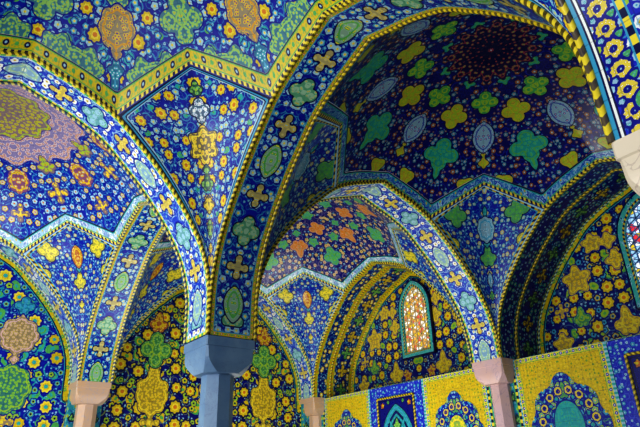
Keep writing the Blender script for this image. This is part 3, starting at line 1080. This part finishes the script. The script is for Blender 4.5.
# domes
dome(.5, -.5, 'dome_near', 'band_yellow', 'near dome at upper left with yellow zigzag border and green cloud motifs', 'near')
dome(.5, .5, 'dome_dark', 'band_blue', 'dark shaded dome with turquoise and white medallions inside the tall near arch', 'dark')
dome(-.5, -.5, 'dome_gold', 'band_pale', 'left dome with a gold centre ringed by painted pinkish glare, seen through the near left arch', 'gold')
dome(-.5, .5, 'dome_far', 'band_pale', 'far dome with orange and green motifs seen through the middle arch', 'far')

# pendentives
def kites(bu, bv, spec):
    for (cu, cv), (mat, kind, label) in spec.items():
        su = 1 if bu > cu else -1
        sv = 1 if bv > cv else -1
        pendentive(cu, cv, su, sv, mat, label, kind)


kites(.5, -.5, {(0, 0): ('kite', 'near', 'large blue kite-shaped vault panel with a yellow medallion above the foreground column'),
                (1, 0): ('kite', 'near', 'sliver of blue vault panel between the two checkered mouldings at upper right'),
                (0, -1): ('kite', 'near', 'blue vault panel of the near dome beyond the left edge of the view')})
kites(.5, .5, {(0, 1): ('kite_far', 'green', 'blue kite-shaped vault panel with green pendant motifs above the pink and grey column'),
               (0, 0): ('kite_far', 'green', 'shaded vault panel between the tall near arch and the middle arch'),
               (1, 0): ('kite_far', 'green', 'vault panel of the dark dome behind the cream capital')})
kites(-.5, .5, {(-1, 1): ('kite_far', 'orange', 'blue kite-shaped vault panel with an orange leaf above the farthest corner column'),
                (0, 1): ('kite_far', 'orange', 'vault panel under the middle arch to the upper right of the orange window'),
                (0, 0): ('kite_far', 'orange', 'vault panel of the far dome behind the foreground column'),
                (-1, 0): ('kite_far', 'orange', 'dark vault panel seen through the deep blue band arch at left')})
kites(-.5, -.5, {(-1, 0): ('kite_far', 'orange', 'blue kite-shaped vault panel with orange leaf above the pinkish wall column at left'),
                 (0, 0): ('kite_far', 'orange', 'vault panel of the left dome behind the near left arch')})


# tiled wall fields
def p_navy(m):
    for sg in (-1, 1):
        x = sg * 1.5
        m.medal('sY', x, .16, .40, 0, 1.15); m.palm('sY', x, .42, .46); m.quat('sG', x, 1.22, .38, sy=1.1); m.palm('sO', x, 1.86, .28)
        m.lobes('sY', x, .80, .09, 4, .2); m.cross('sY', x, -.42, .22); m.medal('sY', x, -1.3, .34, 0, 1.2)
        m.cross('sG', x, -2.1, .2)
    m.palm('sO', 0, 2.6, .28); m.medal('sG', 0, 1.6, .3); m.medal('sY', 0, .4, .34); m.medal('sG', 0, -.7, .3)


def p_blue(m):
    for sg in (-1, 1):
        x = sg * 1.5
        m.medal('sO', x, 1.22, .40, 0, 1.0); m.medal('sG', x, .14, .44, 0, 1.15); m.quat('sT', x, 1.85, .2); m.lobes('sO', x, .72, .09, 4, .2)
        m.cross('sY', x, -.5, .2); m.medal('sY', x, -1.3, .3)
    m.medal('sG', 0, 2.2, .3); m.medal('sY', 0, 1.0, .3)


def p_gold(m):
    for sg in (-1, 1):
        m.palm('sG', sg * 1.62, .98, .22); m.lobes('sY', sg * 1.55, 1.72, .26, 5, .22); m.palm('sY', sg * .80, .72, .30)
        m.lobes('sY', sg * 2.1, .55, .2, 5, .2); m.lobes('sY', sg * .72, 1.9, .17, 4, .25); m.lobes('sY', sg * .78, 2.3, .15, 4, .2)
        m.lobes('sY', sg * 1.1, 2.35, .18, 5, .2); m.cross('sY', sg * 2.0, 1.2, .14); m.lobes('sO', sg * .4, .6, .12, 5, .25)


tympanum('v', 0, 1, -1.05, ZF, 'wall_navy', 'navy arched wall panel with yellow and green medallions behind the foreground column', p_navy, 1)
tympanum('v', -1, 0, -1.05, ZF, 'wall_blue', 'blue arched wall panel with a large green medallion at the lower left edge', p_blue, 1)
tympanum('u', -1, 0, 1.16, ZC - .003, 'wall_gold', 'arched wall panel of golden flowers around the orange window', p_gold, -1)
tympanum('u', 0, 1, 1.16, ZC - .003, 'wall_gold', 'arched wall panel of golden flowers around the pale window at right', p_gold, -1)
window(1, -.484, 1.157, .068, .19, .465, 'pane_warm', 'lattice', 'pointed window with orange stained glass lattice')
window(2, .5, 1.157, .068, .17, .465, 'pane_cool', 'lattice_blue', 'pointed window with pale glass at the right edge')

dado(-.94, -.64, 'yellow', 'narrow yellow dado panel with blue medallion beside the farthest corner column', 'sY')
dado(-.64, -.34, 'blue', 'blue dado panel with a turquoise niche between two yellow panels')
dado(-.34, -.058, 'yellow', 'yellow dado panel with a lime-centred blue medallion left of the pink and grey column', 'sY')
dado(.058, .36, 'yellow', 'yellow dado panel with a turquoise-centred blue medallion right of the pink and grey column', 'sT')
dado(.36, .64, 'blue', 'blue dado panel with a niche in the lower right corner')

# ------------------------------------------------------------------ light
w = bpy.data.worlds.new('daylight')
bpy.context.scene.world = w
w.use_nodes = True
bg = w.node_tree.nodes['Background']
bg.inputs[0].default_value = (.85, .93, 1, 1)
bg.inputs[1].default_value = .27


def area(name, loc, target, sx, sy, power, col=(1, 1, 1)):
    d = bpy.data.lights.new(name, 'AREA')
    d.shape = 'RECTANGLE'; d.size = sx; d.size_y = sy; d.energy = power; d.color = col
    o = bpy.data.objects.new(name, d)
    C.objects.link(o)
    a, b = W(loc), W(target)
    from mathutils import Vector
    o.location = a
    o.rotation_euler = Vector(b - a).to_track_quat('-Z', 'Y').to_euler()
    return o


area('courtyard_light', (.2, -1.9, .0), (-.1, .2, .25), 14, 4.5, 1050, (1, .98, .95))
area('far_bay_fill', (-.35, .45, -.45), (-.5, .6, .5), 2.5, 2.5, 165, (1, .95, .85))  # unseen fill lamp near the floor, added to lift the far bay
area('left_bay_fill', (-.4, -.6, -.45), (-.5, -.4, .6), 2.5, 2.5, 160, (1, .95, .9))  # added upward fill, no real fitting, brightens the left bay
area('near_bay_fill', (.8, -.9, -.5), (.4, -.4, .6), 3, 3, 80, (1, 1, 1))  # added fill standing in for daylight bounced off the floor

# ------------------------------------------------------------------ camera
from mathutils import Matrix
yaw, pitch, roll = 2.49326491, .444521296, -.0296108578
f = np.array([math.cos(pitch) * math.cos(yaw), math.cos(pitch) * math.sin(yaw), math.sin(pitch)])
r = np.array([math.sin(yaw), -math.cos(yaw), 0.])
u = np.cross(r, f)
r2 = math.cos(roll) * r + math.sin(roll) * u
u2 = -math.sin(roll) * r + math.cos(roll) * u
cam = bpy.data.cameras.new('camera')
cam.sensor_width = 36.
cam.lens = 559.561435 / 640 * 36.
cam.clip_start = .05
co = bpy.data.objects.new('camera', cam)
C.objects.link(co)
p = W([1.14291345, -.571988443, -.283753222])
m4 = Matrix.Identity(4)
for i in range(3):
    m4[i][0], m4[i][1], m4[i][2], m4[i][3] = r2[i], u2[i], -f[i], p[i]
co.matrix_world = m4
bpy.context.scene.camera = co
bpy.context.scene.view_settings.view_transform = 'Standard'
bpy.context.scene.view_settings.look = 'High Contrast'
bpy.context.scene.cycles.use_denoising = True
